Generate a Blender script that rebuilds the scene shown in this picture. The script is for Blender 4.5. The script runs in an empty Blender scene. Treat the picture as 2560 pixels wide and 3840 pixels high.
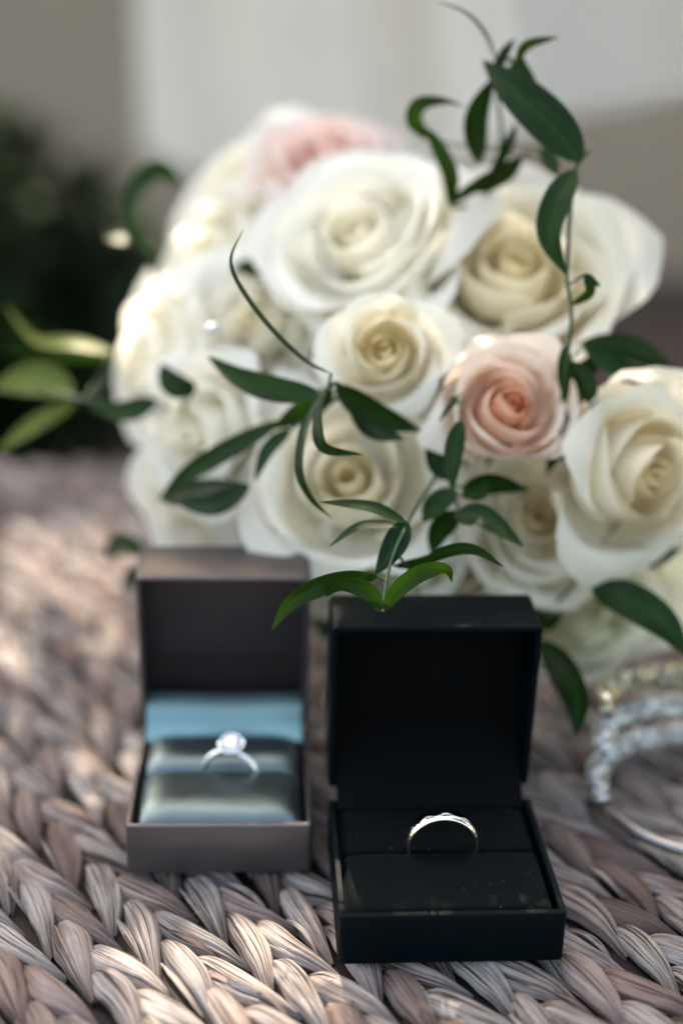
import bpy, bmesh, math, random
from mathutils import Vector, Matrix, noise

# ------------------------------------------------------------------ camera, world, sun, exposure
MM = 0.001
PITCH, ROLL, CAMH, FPX = 0.3800, 0.0269, 231.7, 5333.0
sc = bpy.context.scene
COL = sc.collection
cam = bpy.data.cameras.new('camera')
cam.sensor_fit = 'HORIZONTAL'; cam.sensor_width = 24.0; cam.lens = 50.0
cam.clip_start = 0.01; cam.clip_end = 200.0
cam.dof.use_dof = True; cam.dof.focus_distance = 0.3565; cam.dof.aperture_fstop = 2.9
camo = bpy.data.objects.new('camera', cam); COL.objects.link(camo)
camo.matrix_world = Matrix.Translation((0, 0, CAMH * MM)) @ Matrix.Rotation(math.pi / 2 - PITCH, 4, 'X') @ Matrix.Rotation(ROLL, 4, 'Z')
sc.camera = camo

SUN = Vector((-0.116, 0.640, 0.760)).normalized()          # towards the sun: behind the bouquet, a little left
w = bpy.data.worlds.new('World'); sc.world = w; w.use_nodes = True
nt = w.node_tree
sky = nt.nodes.new('ShaderNodeTexSky'); sky.sky_type = 'NISHITA'; sky.sun_disc = False
sky.sun_elevation = math.asin(SUN.z); sky.sun_rotation = math.atan2(SUN.x, SUN.y)
sky.air_density = 1.0; sky.dust_density = 4.0; sky.ozone_density = 0.0
bg = nt.nodes['Background']; bg.inputs['Strength'].default_value = 0.15
nt.links.new(sky.outputs[0], bg.inputs[0])
sl = bpy.data.lights.new('sun', 'SUN'); sl.energy = 2.5; sl.angle = math.radians(0.5); sl.color = (1.0, 0.93, 0.90)
so = bpy.data.objects.new('sun', sl); COL.objects.link(so)
so.rotation_euler = SUN.to_track_quat('Z', 'Y').to_euler()

sc.view_settings.view_transform = 'Standard'; sc.view_settings.look = 'None'
sc.view_settings.gamma = 1.0; sc.view_settings.use_curve_mapping = False
sc.view_settings.exposure = 2.6
sc.view_settings.use_white_balance = True            # camera set for open shade
sc.view_settings.white_balance_temperature = 8200; sc.view_settings.white_balance_tint = 7
sc.cycles.use_denoising = True
sc.cycles.max_bounces = 10; sc.cycles.transparent_max_bounces = 24
sc.cycles.sample_clamp_indirect = 6.0
sc.cycles.caustics_reflective = False; sc.cycles.caustics_refractive = False

# ------------------------------------------------------------------ geometry of the view (for measuring positions, in mm)
FW = Vector((0, math.cos(PITCH), -math.sin(PITCH)))
_rt = Vector((1, 0, 0)); _up = _rt.cross(FW)
RT = _rt * math.cos(ROLL) + _up * math.sin(ROLL)
UP = -_rt * math.sin(ROLL) + _up * math.cos(ROLL)
CAM = Vector((0, 0, CAMH))
K = 2560 / 1568.0
def ray(px, py): return FW + RT * ((px - 1280) / FPX) - UP * ((py - 1920) / FPX)
def AT(px, py, depth): return CAM + ray(px, py) * depth
def D(dx, dy, depth): return AT(dx * K, dy * K, depth)
def UNP(px, py, z):
    d = ray(px, py); return CAM + d * ((z - CAMH) / d.z)

# ------------------------------------------------------------------ materials
def node_mat(name):
    m = bpy.data.materials.new(name); m.use_nodes = True
    return m, m.node_tree, m.node_tree.nodes['Principled BSDF']
def simple(name, col, rough=0.5, metal=0.0, spec=0.5, coat=0.0):
    m, t, b = node_mat(name)
    b.inputs['Base Color'].default_value = (*col, 1); b.inputs['Roughness'].default_value = rough
    b.inputs['Metallic'].default_value = metal; b.inputs['Specular IOR Level'].default_value = spec
    b.inputs['Coat Weight'].default_value = coat
    return m
def N(t, kind, **kw):
    n = t.nodes.new(kind)
    for k, v in kw.items():
        if k in n.inputs.keys(): n.inputs[k].default_value = v
        else: setattr(n, k, v)
    return n
def ramp(t, src, stops):
    r = t.nodes.new('ShaderNodeValToRGB'); t.links.new(src, r.inputs[0])
    e = r.color_ramp.elements
    while len(e) < len(stops): e.new(0.5)
    for el, (p, c) in zip(e, stops): el.position = p; el.color = (*c, 1)
    return r.outputs[0]
def mixc(t, fac, a, b, mode='MIX'):
    n = t.nodes.new('ShaderNodeMix'); n.data_type = 'RGBA'; n.blend_type = mode
    for s, i in ((fac, 0), (a, 6), (b, 7)):
        if hasattr(s, 'is_output'): t.links.new(s, n.inputs[i])
        else: n.inputs[i].default_value = s if i == 0 else (*s, 1)
    return n.outputs[2]
def math_n(t, op, a, b=0.0):
    n = t.nodes.new('ShaderNodeMath'); n.operation = op
    for s, i in ((a, 0), (b, 1)):
        if hasattr(s, 'is_output'): t.links.new(s, n.inputs[i])
        else: n.inputs[i].default_value = s
    return n.outputs[0]

def strand_material():
    m, t, b = node_mat('dried_hyacinth')
    oi = N(t, 'ShaderNodeObjectInfo'); at = N(t, 'ShaderNodeAttribute', attribute_name='tone')
    rnd = math_n(t, 'FRACT', math_n(t, 'ADD', oi.outputs['Random'], at.outputs['Fac']))
    uv = N(t, 'ShaderNodeUVMap')
    off = N(t, 'ShaderNodeCombineXYZ'); t.links.new(math_n(t, 'MULTIPLY', rnd, 37.0), off.inputs[0]); t.links.new(math_n(t, 'MULTIPLY', rnd, 91.0), off.inputs[2])
    add = N(t, 'ShaderNodeVectorMath', operation='ADD'); t.links.new(uv.outputs[0], add.inputs[0]); t.links.new(off.outputs[0], add.inputs[1])
    mp = N(t, 'ShaderNodeMapping'); mp.inputs['Scale'].default_value = (1.1, 15, 1); t.links.new(add.outputs[0], mp.inputs[0])
    fib = N(t, 'ShaderNodeTexNoise', Scale=1.0, Detail=5.0, Roughness=0.62); t.links.new(mp.outputs[0], fib.inputs['Vector'])
    mp2 = N(t, 'ShaderNodeMapping'); mp2.inputs['Scale'].default_value = (2.2, 42, 1); t.links.new(add.outputs[0], mp2.inputs[0])
    fine = N(t, 'ShaderNodeTexNoise', Scale=1.0, Detail=3.0); t.links.new(mp2.outputs[0], fine.inputs['Vector'])
    mp3 = N(t, 'ShaderNodeMapping'); mp3.inputs['Scale'].default_value = (2.2, 1.6, 1); t.links.new(add.outputs[0], mp3.inputs[0])
    blot = N(t, 'ShaderNodeTexNoise', Scale=1.0, Detail=4.0, Roughness=0.6); t.links.new(mp3.outputs[0], blot.inputs['Vector'])
    base = ramp(t, rnd, [(0.0, (.34, .275, .255)), (0.2, (.42, .385, .365)), (0.36, (.275, .20, .18)), (0.52, (.40, .37, .355)), (0.64, (.19, .145, .135)), (0.78, (.35, .32, .31)), (0.9, (.30, .205, .182)), (1.0, (.115, .09, .086))])
    c1 = mixc(t, ramp(t, fib.outputs[0], [(0.40, (1, 1, 1)), (0.49, (0, 0, 0))]), base, (.045, .031, .025))
    c2 = mixc(t, math_n(t, 'MULTIPLY', ramp(t, blot.outputs[0], [(0.48, (0, 0, 0)), (0.72, (1, 1, 1))]), 0.65), c1, (.13, .082, .06))
    c3 = mixc(t, math_n(t, 'ADD', math_n(t, 'MULTIPLY', math_n(t, 'FRACT', math_n(t, 'MULTIPLY', rnd, 7.31)), 0.6), 0.18), c2, ramp(t, fine.outputs[0], [(0.36, (.22, .2, .2)), (0.55, (1, 1, 1))]), 'MULTIPLY')
    t.links.new(c3, b.inputs['Base Color'])
    b.inputs['Roughness'].default_value = 0.66; b.inputs['Specular IOR Level'].default_value = 0.2
    h = math_n(t, 'ADD', fib.outputs[0], math_n(t, 'MULTIPLY', fine.outputs[0], 0.55))
    bp = N(t, 'ShaderNodeBump', Strength=1.0, Distance=0.0011); t.links.new(h, bp.inputs['Height']); t.links.new(bp.outputs[0], b.inputs['Normal'])
    return m

def petal_material(name, rim, heart, tip=None):
    m, t, b = node_mat(name)
    at = N(t, 'ShaderNodeAttribute', attribute_name='heart')
    uv = N(t, 'ShaderNodeUVMap')
    mp = N(t, 'ShaderNodeMapping'); mp.inputs['Scale'].default_value = (26, 2.5, 1); t.links.new(uv.outputs[0], mp.inputs[0])
    ve = N(t, 'ShaderNodeTexNoise', Scale=1.0, Detail=3.0); t.links.new(mp.outputs[0], ve.inputs['Vector'])
    c = mixc(t, at.outputs['Fac'], rim, heart)
    c = mixc(t, 0.10, c, ramp(t, ve.outputs[0], [(.3, (.75, .7, .6)), (.7, (1, 1, 1))]), 'MULTIPLY')
    t.links.new(c, b.inputs['Base Color']); b.inputs['Roughness'].default_value = 0.55; b.inputs['Specular IOR Level'].default_value = 0.25
    b.inputs['Sheen Weight'].default_value = 0.1
    bp = N(t, 'ShaderNodeBump', Strength=0.18, Distance=0.0006); t.links.new(ve.outputs[0], bp.inputs['Height']); t.links.new(bp.outputs[0], b.inputs['Normal'])
    tr = N(t, 'ShaderNodeBsdfTranslucent'); t.links.new(c, tr.inputs[0])
    mx = N(t, 'ShaderNodeMixShader'); mx.inputs[0].default_value = 0.52
    t.links.new(b.outputs[0], mx.inputs[1]); t.links.new(tr.outputs[0], mx.inputs[2])
    t.links.new(mx.outputs[0], t.nodes['Material Output'].inputs[0])
    return m

def leaf_material(name, dark, light, glow, rough=0.34, trans=0.22, spec=0.26):
    m, t, b = node_mat(name)
    oi = N(t, 'ShaderNodeObjectInfo'); uv = N(t, 'ShaderNodeUVMap')
    c = mixc(t, oi.outputs['Random'], dark, light)
    mp = N(t, 'ShaderNodeMapping'); mp.inputs['Scale'].default_value = (2, 22, 1); t.links.new(uv.outputs[0], mp.inputs[0])
    ve = N(t, 'ShaderNodeTexNoise', Scale=1.0, Detail=2.0); t.links.new(mp.outputs[0], ve.inputs['Vector'])
    c = mixc(t, 0.35, c, ramp(t, ve.outputs[0], [(.35, (.6, .6, .6)), (.65, (1, 1, 1))]), 'MULTIPLY')
    sx = N(t, 'ShaderNodeSeparateXYZ'); t.links.new(uv.outputs[0], sx.inputs[0])
    rib = ramp(t, math_n(t, 'ABSOLUTE', sx.outputs[1]), [(0.0, (1, 1, 1)), (0.10, (0, 0, 0))])
    c = mixc(t, math_n(t, 'MULTIPLY', rib, .55), c, tuple(x * 3.2 for x in light))
    tn = N(t, 'ShaderNodeTexNoise', Scale=2.3, Detail=3.0); t.links.new(uv.outputs[0], tn.inputs['Vector'])
    c = mixc(t, ramp(t, tn.outputs[0], [(.45, (0, 0, 0)), (.75, (.7, .7, .7))]), c, tuple(x * 2.0 for x in light))
    t.links.new(c, b.inputs['Base Color']); b.inputs['Roughness'].default_value = rough; b.inputs['Specular IOR Level'].default_value = spec
    bp = N(t, 'ShaderNodeBump', Strength=0.25, Distance=0.0004); t.links.new(ve.outputs[0], bp.inputs['Height']); t.links.new(bp.outputs[0], b.inputs['Normal'])
    tr = N(t, 'ShaderNodeBsdfTranslucent'); tr.inputs[0].default_value = (*glow, 1)
    mx = N(t, 'ShaderNodeMixShader'); mx.inputs[0].default_value = trans
    t.links.new(b.outputs[0], mx.inputs[1]); t.links.new(tr.outputs[0], mx.inputs[2])
    t.links.new(mx.outputs[0], t.nodes['Material Output'].inputs[0])
    return m

def noisy(name, a, bcol, scale, rough, metal=0.0, bump=0.0, bscale=None, spec=0.5):
    m, t, b = node_mat(name)
    tc = N(t, 'ShaderNodeTexCoord')
    n = N(t, 'ShaderNodeTexNoise', Scale=scale, Detail=4.0); t.links.new(tc.outputs['Object'], n.inputs['Vector'])
    t.links.new(mixc(t, n.outputs[0], a, bcol), b.inputs['Base Color'])
    b.inputs['Roughness'].default_value = rough; b.inputs['Metallic'].default_value = metal; b.inputs['Specular IOR Level'].default_value = spec
    if bump:
        n2 = N(t, 'ShaderNodeTexNoise', Scale=bscale or scale, Detail=3.0); t.links.new(tc.outputs['Object'], n2.inputs['Vector'])
        bp = N(t, 'ShaderNodeBump', Strength=bump, Distance=0.0004); t.links.new(n2.outputs[0], bp.inputs['Height']); t.links.new(bp.outputs[0], b.inputs['Normal'])
    return m

def velvet_material():
    m, t, b = node_mat('black_velvet')
    tc = N(t, 'ShaderNodeTexCoord')
    v = N(t, 'ShaderNodeTexVoronoi', Scale=620.0); t.links.new(tc.outputs['Object'], v.inputs['Vector'])
    big = N(t, 'ShaderNodeTexNoise', Scale=160.0, Detail=2.0); t.links.new(tc.outputs['Object'], big.inputs['Vector'])
    sp = math_n(t, 'MULTIPLY', math_n(t, 'LESS_THAN', v.outputs['Distance'], 0.075), math_n(t, 'GREATER_THAN', big.outputs[0], 0.5))
    t.links.new(mixc(t, sp, (.0008, .0022, .0028), (.11, .12, .125)), b.inputs['Base Color'])
    b.inputs['Roughness'].default_value = 0.7; b.inputs['Specular IOR Level'].default_value = 0.05
    b.inputs['Sheen Weight'].default_value = 0.02; b.inputs['Sheen Roughness'].default_value = 0.4
    n2 = N(t, 'ShaderNodeTexNoise', Scale=2500.0, Detail=2.0); t.links.new(tc.outputs['Object'], n2.inputs['Vector'])
    bp = N(t, 'ShaderNodeBump', Strength=0.5, Distance=0.0003); t.links.new(n2.outputs[0], bp.inputs['Height']); t.links.new(bp.outputs[0], b.inputs['Normal'])
    return m

def cloth_material(name, col, trans, scale=900.0):
    m, t, b = node_mat(name)
    uv = N(t, 'ShaderNodeUVMap')
    n = N(t, 'ShaderNodeTexNoise', Scale=9.0, Detail=3.0); t.links.new(uv.outputs[0], n.inputs['Vector'])
    c = mixc(t, n.outputs[0], tuple(x * .86 for x in col), col)
    t.links.new(c, b.inputs['Base Color']); b.inputs['Roughness'].default_value = 0.8; b.inputs['Specular IOR Level'].default_value = .2
    tr = N(t, 'ShaderNodeBsdfTranslucent'); t.links.new(c, tr.inputs[0])
    mx = N(t, 'ShaderNodeMixShader'); mx.inputs[0].default_value = trans
    t.links.new(b.outputs[0], mx.inputs[1]); t.links.new(tr.outputs[0], mx.inputs[2])
    t.links.new(mx.outputs[0], t.nodes['Material Output'].inputs[0])
    return m

def tulle_material():
    m, t, b = node_mat('tulle_net')
    uv = N(t, 'ShaderNodeUVMap')
    outs = []
    for ang in (0.0, 60.0, 120.0):
        mp = N(t, 'ShaderNodeMapping'); mp.inputs['Rotation'].default_value = (0, 0, math.radians(ang)); t.links.new(uv.outputs[0], mp.inputs[0])
        wv = N(t, 'ShaderNodeTexWave', Scale=0.36, Distortion=0.25, Detail=1.0); t.links.new(mp.outputs[0], wv.inputs['Vector'])
        outs.append(wv.outputs['Fac'])
    a = math_n(t, 'MAXIMUM', math_n(t, 'MAXIMUM', outs[0], outs[1]), outs[2])
    mask = ramp(t, a, [(0.72, (0.0, 0.0, 0.0)), (0.95, (1, 1, 1))])
    b.inputs['Base Color'].default_value = (.62, .62, .63, 1); b.inputs['Roughness'].default_value = 0.7
    tp = N(t, 'ShaderNodeBsdfTransparent')
    mx = N(t, 'ShaderNodeMixShader'); t.links.new(mask, mx.inputs[0]); t.links.new(tp.outputs[0], mx.inputs[1]); t.links.new(b.outputs[0], mx.inputs[2])
    t.links.new(mx.outputs[0], t.nodes['Material Output'].inputs[0])
    return m

M = {
    'strand': strand_material(),
    'mat_base': noisy('mat_gap_shade', (.012, .008, .006), (.007, .005, .004), 300, .9),  # shade in the gaps between strands put into a near-black colour
    'bench': noisy('dark_bench_wood', (.045, .03, .022), (.025, .017, .013), 60, .6),
    'black_card': noisy('black_leatherette', (.0006, .0034, .0050), (.0004, .0024, .0036), 400, .45, bump=.5, bscale=2200, spec=.055),
    'velvet': velvet_material(),
    'black_lining': simple('black_lining', (.0015, .0018, .002), .8, spec=.06),
    'deboss': simple('lettering_foil', (.0022, .0030, .0038), .6, spec=.06),
    'taupe': noisy('taupe_pearl_leatherette', (.092, .080, .083), (.072, .064, .068), 500, .29, metal=.55, bump=.2, bscale=3000),
    'satin': noisy('gunmetal_satin', (.125, .165, .175), (.10, .135, .145), 300, .37, metal=.95, bump=.12, bscale=900),
    'satin_flap': noisy('sky_tinted_satin', (.165, .275, .28), (.14, .235, .24), 200, .33, metal=.95, bump=.1, bscale=700),  # teal sky reflection tinted into the base colour
    'dark_lining': noisy('dark_satin_lining', (.065, .054, .056), (.048, .042, .044), 300, .34, metal=.6),
    'white_gold': simple('white_gold', (.82, .80, .77), .16, 1.0),
    'band_gold': simple('pale_gold', (.86, .80, .70), .07, 1.0),
    'silver': simple('bracelet_silver', (.20, .205, .22), .3, 1.0),
    'crystal': simple('crystal_stone', (.95, .97, 1.0), .04, 1.0),
    'calyx': simple('rose_calyx', (.05, .11, .03), .6),
    'stem': simple('flower_stem', (.02, .055, .018), .5),
    'leaf': leaf_material('ruscus_leaf', (.0016, .0095, .0018), (.0065, .026, .0036), (.030, .085, .006), .30, .18, .13),
    'leaf_olive': leaf_material('olive_leaf', (.07, .10, .012), (.11, .14, .02), (.16, .20, .025), .4, .35),
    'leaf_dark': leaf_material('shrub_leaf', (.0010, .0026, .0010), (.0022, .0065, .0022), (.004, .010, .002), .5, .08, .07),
    'white': petal_material('white_petal', (.93, .915, .865), (.94, .87, .68)),
    'cream': petal_material('cream_petal', (.92, .90, .82), (.93, .82, .56)),
    'deep_cream': petal_material('deep_cream_petal', (.92, .895, .80), (.92, .80, .53)),
    'green_cream': petal_material('green_cream_petal', (.85, .84, .70), (.78, .74, .46)),
    'pink': petal_material('pink_petal', (.95, .875, .80), (.93, .575, .375)),
    'blush': petal_material('blush_petal', (.91, .79, .74), (.86, .55, .46)),
    'dress': cloth_material('dress_fabric', (.76, .705, .64), .03),
    'tulle': tulle_material(),
    'ribbon': cloth_material('satin_ribbon', (.75, .66, .60), .1),
    'wall': noisy('beige_render', (.31, .245, .18), (.23, .175, .128), 2.6, .9),
    'ground': noisy('dark_soil', (.0040, .0030, .0024), (.0025, .0020, .0016), 9, .95, spec=.1),
    'path': noisy('brown_earth_path', (.060, .042, .034), (.040, .029, .024), 12, .95, spec=.1),
    'bark': noisy('bark', (.09, .065, .045), (.045, .033, .024), 40, .9),
}
g, gt, gb = node_mat('rhinestone'); M['rhinestone'] = g
_a = N(gt, 'ShaderNodeAttribute', attribute_name='tone')
gt.links.new(ramp(gt, _a.outputs['Fac'], [(0, (.10, .105, .11)), (.30, (.42, .44, .46)), (.42, (.62, .56, .36)), (.52, (.50, .66, .76)), (.64, (.80, .84, .86)), (.74, (1, 1, 1)), (1, (1, 1, 1))]), gb.inputs['Base Color'])  # sparkle and dispersion painted as random dark, bright and tinted stones
gb.inputs['Metallic'].default_value = 1.0; gb.inputs['Roughness'].default_value = 0.05
g, gt, gb = node_mat('rhinestone_gold'); M['rhinestone_gold'] = g
_a = N(gt, 'ShaderNodeAttribute', attribute_name='tone')
gt.links.new(ramp(gt, _a.outputs['Fac'], [(0, (.04, .036, .025)), (.40, (.28, .25, .13)), (.65, (.50, .42, .18)), (.82, (.70, .66, .5)), (.9, (1, 1, .95)), (1, (1, 1, 1))]), gb.inputs['Base Color'])  # gold row, its glints painted in as random dark to white tones
gb.inputs['Metallic'].default_value = 1.0; gb.inputs['Roughness'].default_value = 0.05
g, gt, gb = node_mat('diamond'); M['diamond'] = g
gb.inputs['Base Color'].default_value = (1, 1, 1, 1); gb.inputs['Roughness'].default_value = 0.0
gb.inputs['IOR'].default_value = 2.4; gb.inputs['Transmission Weight'].default_value = 0.75

# ------------------------------------------------------------------ object helpers (all coordinates given in mm, world space)
ORG = {}
def empty(name, loc, label, cat, group=None):
    o = bpy.data.objects.new(name, None); COL.objects.link(o)
    o.empty_display_size = 0.01
    o.location = Vector(loc) * MM; ORG[o.name] = Vector(loc)
    tag(o, label, cat, group); return o
def tag(o, label, cat, group=None, kind=None):
    if label: o['label'] = label
    if cat: o['category'] = cat
    if group: o['group'] = group
    if kind: o['kind'] = kind
    return o
def mesh(name, verts, faces, mat, uvs=None, attr=None, smooth=True, sharp=None):
    me = bpy.data.meshes.new(name)
    me.from_pydata([tuple(Vector(v) * MM) for v in verts], [], faces)
    if uvs:
        ul = me.uv_layers.new(name='UVMap')
        for l in me.loops: ul.data[l.index].uv = uvs[l.vertex_index]
    for k, vals in (attr or {}).items():
        a = me.attributes.new(k, 'FLOAT', 'POINT'); a.data.foreach_set('value', vals)
    me.materials.append(mat)
    if smooth:
        me.polygons.foreach_set('use_smooth', [True] * len(me.polygons))
        if sharp: me.set_sharp_from_angle(angle=math.radians(sharp))
    return me
def link(name, me, parent=None, origin=(0, 0, 0)):
    o = bpy.data.objects.new(name, me); COL.objects.link(o)
    if parent:
        o.parent = parent; o.location = (Vector(origin) - ORG[parent.name]) * MM
    else: o.location = Vector(origin) * MM
    ORG[o.name] = Vector(origin)
    return o
def part(name, verts, faces, mat, parent, origin=None, **kw):
    org = Vector(origin) if origin is not None else (ORG[parent.name] if parent else Vector())
    return link(name, mesh(name, [Vector(v) - org for v in verts], faces, mat, **kw), parent, org)
class MB:
    def __init__(s): s.v = []; s.f = []; s.uv = []; s.at = []
    def add(s, v, f, uv=None, at=None):
        n = len(s.v); s.v += [Vector(x) for x in v]; s.f += [tuple(i + n for i in q) for q in f]
        s.uv += uv or [(0, 0)] * len(v); s.at += at or [0.0] * len(v)
    def grid(s, fn, nu, nv, close=False):
        vs = []; uv = []
        for j in range(nv + 1):
            for i in range(nu + (0 if close else 1)):
                vs.append(fn(i / nu, j / nv)); uv.append((i / nu, j / nv))
        W = nu if close else nu + 1; fs = []
        for j in range(nv):
            for i in range(nu):
                a = j * W + i; b = j * W + (i + 1) % W
                fs.append((a, b, b + W, a + W))
        s.add(vs, fs, uv)
    def tube(s, pts, radii, n=8, cap=True):
        pts = [Vector(p) for p in pts]; ring = []
        nrm = None
        for i, p in enumerate(pts):
            tg = (pts[min(i + 1, len(pts) - 1)] - pts[max(i - 1, 0)]).normalized()
            if nrm is None: nrm = tg.orthogonal().normalized()
            nrm = (nrm - tg * nrm.dot(tg)).normalized(); bn = tg.cross(nrm)
            r = radii[i] if hasattr(radii, '__len__') else radii
            ring.append([p + (nrm * math.cos(a) + bn * math.sin(a)) * r for a in [2 * math.pi * k / n for k in range(n)]])
        v = [q for rr in ring for q in rr]; f = []
        for j in range(len(pts) - 1):
            for k in range(n): f.append((j * n + k, j * n + (k + 1) % n, (j + 1) * n + (k + 1) % n, (j + 1) * n + k))
        if cap: f.append(tuple(range(n - 1, -1, -1))); f.append(tuple(range((len(pts) - 1) * n, len(pts) * n)))
        s.add(v, f)
    def box(s, lo, hi, fr=None):
        c = [Vector((x, y, z)) for z in (lo[2], hi[2]) for y in (lo[1], hi[1]) for x in (lo[0], hi[0])]
        if fr: c = [fr(p) for p in c]
        s.add(c, [(0, 2, 3, 1), (4, 5, 7, 6), (0, 1, 5, 4), (2, 6, 7, 3), (0, 4, 6, 2), (1, 3, 7, 5)])
    def build(s, name, mat, parent=None, origin=None, **kw):
        return part(name, s.v, s.f, mat, parent, origin, uvs=s.uv, **kw)
def catmull(pts, n):
    pts = [Vector(p) for p in pts]
    if len(pts) == 2: return [pts[0].lerp(pts[1], i / n) for i in range(n + 1)]
    P = [pts[0] * 2 - pts[1]] + pts + [pts[-1] * 2 - pts[-2]]
    out = []; m = len(pts) - 1
    for i in range(n + 1):
        x = i / n * m; k = min(int(x), m - 1); t = x - k
        a, b, c, d = P[k], P[k + 1], P[k + 2], P[k + 3]
        out.append(0.5 * ((2 * b) + (c - a) * t + (2 * a - 5 * b + 4 * c - d) * t * t + (3 * b - a - 3 * c + d) * t ** 3))
    return out

# ------------------------------------------------------------------ setting: ground, wall, bench
me = MB(); me.box((-40000, -40000, -330), (40000, 40000, -300))
gr = me.build('ground', M['ground'], smooth=False); gr['kind'] = 'structure'

me = MB(); me.box((120, 900, -299.9), (2600, 2478, -296)); o = me.build('path', M['path'], smooth=False); o['kind'] = 'structure'

wl = empty('garden_wall', (0, 2560, -300), 'plain beige rendered garden wall standing far behind the bouquet', 'wall')
me = MB(); me.box((-2600, 2500, -300), (2600, 2620, 1150)); me.build('wall_face', M['wall'], wl, smooth=False)
me = MB(); me.box((-2620, 2480, 1150), (2620, 2640, 1200)); me.build('coping', M['wall'], wl, smooth=False)

bench = empty('bench', (0, 440, -300), 'dark low wooden bench standing under the woven mat', 'bench')
me = MB(); me.box((-230, 190, -45), (230, 655, -11)); me.build('seat', M['bench'], bench, smooth=False)
for sx in (-1, 1):
    for yy in (220, 600):
        me = MB(); me.box((sx * 195 - 16, yy, -300), (sx * 195 + 16, yy + 32, -45)); me.build('leg', M['bench'], bench, smooth=False)

# ------------------------------------------------------------------ woven mat
rng = random.Random(7)
mat_o = empty('woven_mat', (0, 435, -11), 'braided dried water hyacinth mat in grey and brown strands', 'mat')
me = MB(); me.box((-222, 205, -10.9), (222, 648, -7.0)); me.build('gap_shade_sheet', M['mat_base'], mat_o, smooth=False)  # dark sheet under the strands that makes their gaps look deeply shaded

def strand_shape(seed, side):
    r = random.Random(seed)
    nu, nv = 20, 22
    L = 35.0 * r.uniform(.96, 1.04); W = 4.75 * r.uniform(.78, 1.12)
    bend = r.uniform(.5, 2.2) * side
    ph = [r.uniform(0, 6.28) for _ in range(6)]
    tm_ = r.uniform(.36, .50); te = r.uniform(1.25, 1.7)
    creases = [(r.uniform(-.7, .7), r.uniform(.8, 1.9), r.uniform(.05, .10), r.uniform(-.35, .35)) for _ in range(r.randint(1, 3))]
    keel = r.uniform(-.25, .45)
    vs = []; uv = []
    for j in range(nv + 1):
        t = j / nv
        if t < tm_: wd = .13 + .87 * math.sin(t / tm_ * math.pi / 2) ** 1.1
        else: wd = 1.0 - .88 * ((t - tm_) / (1 - tm_)) ** te
        x = (t - .5) * L
        cy = bend * math.sin(t * math.pi) * .9 + .35 * math.sin(t * 6 + ph[0])
        h = 2.7 * (math.sin(min(1, t / .42) * math.pi / 2) ** .9) * (1 - .5 * max(0, (t - .5) / .5) ** 1.6)
        dip = -5.0 * max(0, 1 - t / .26) ** 1.4 - 3.0 * max(0, (t - .70) / .30) ** 1.4
        for i in range(nu + 1):
            s = i / nu * 2 - 1
            a = abs(s)
            prof = (1 - a ** 3.2) ** .55 * (1 + keel * (.5 - a))
            z = h * prof + dip - 1.6 * a ** 5
            fade = math.sin(math.pi * min(1, max(0, t * .92 + .04)))
            rid = .22 * math.sin(s * 8 + ph[1] + t * 1.2) + .17 * math.sin(s * 15 + ph[2] - t * 2)
            z += rid * fade * (1 - a ** 4)
            for c0, dep, cw, sl in creases:
                q = (s - c0 - sl * (t - .5)) / cw
                env = .25 + .75 * max(0, abs(t - .45) * 2) ** 1.2
                z -= dep * env * math.exp(-q * q) * (1 - a ** 6)
            edge = .16 * math.sin(t * 23 + ph[4] + (0 if s > 0 else 2)) * a ** 3
            vs.append((x, cy + (s + edge * .25) * W * wd, z)); uv.append((t * 1.0 + 0.0, s * .5))
    fs = []
    for j in range(nv):
        for i in range(nu):
            q = j * (nu + 1) + i; fs.append((q, q + nu + 1, q + nu + 2, q + 1))
    return vs, fs, uv
NVAR = 10
shapes = {(k, sd): strand_shape(100 + k * 2 + (sd > 0), sd) for k in range(NVAR) for sd in (-1, 1)}
smesh = {k: mesh('strand', v, f, M['strand'], uvs=u, attr={'tone': [0.0] * len(v)}) for k, (v, f, u) in shapes.items()}

DIR0 = -51.5
ANCH = (UNP(670 / 1.823, 3000 + 520 / 1.823, 0)).to_2d()        # a strand that lies just left of the taupe box
places = []
STEP, PIT = 21.3, 18.6
d0 = Vector((math.cos(math.radians(DIR0)), math.sin(math.radians(DIR0)))); n0 = Vector((-d0.y, d0.x))
for j in range(-22, 23):
    jit = rng.uniform(-3, 3)
    for k in range(-26, 27):
        for sd in (-1, 1):
            base = ANCH + n0 * (j * PIT) + d0 * (k * STEP + jit * (j != 0))
            base = base - n0 * 5.0
            p = base + n0 * (5.0 if sd > 0 else -4.4) + d0 * (0 if sd > 0 else 9.2)
            p = p + Vector((rng.uniform(-.7, .7), rng.uniform(-.7, .7)))
            # the braids swing round gently to the right
            bendk = max(0.0, p.x + 30) * 0.055
            p = Vector((p.x, p.y + max(0.0, p.x + 30) ** 2 * 0.00045))
            if not (-216 < p.x < 216 and 212 < p.y < 642): continue
            ang = DIR0 + (-12.5 if sd > 0 else 13.0) + rng.uniform(-6.5, 6.5) + bendk
            z = -3.3 + rng.uniform(-.9, .3)
            places.append((p.x, p.y, z, math.radians(ang), rng.uniform(-.22, .22), rng.randrange(NVAR), sd, rng.uniform(.94, 1.07)))
def vis(p):
    q = Vector((p[0], p[1], 0)) - CAM; dz = q.dot(FW)
    x = q.dot(RT) / dz * FPX / 2560; y = q.dot(UP) / dz * FPX / 3840
    return dz, abs(x) < .54 and abs(y) < .54
inv = sorted((vis(p)[0], i) for i, p in enumerate(places) if vis(p)[1])
near = set(i for _, i in inv[:300])
rest = MB(); tone = []
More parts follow.
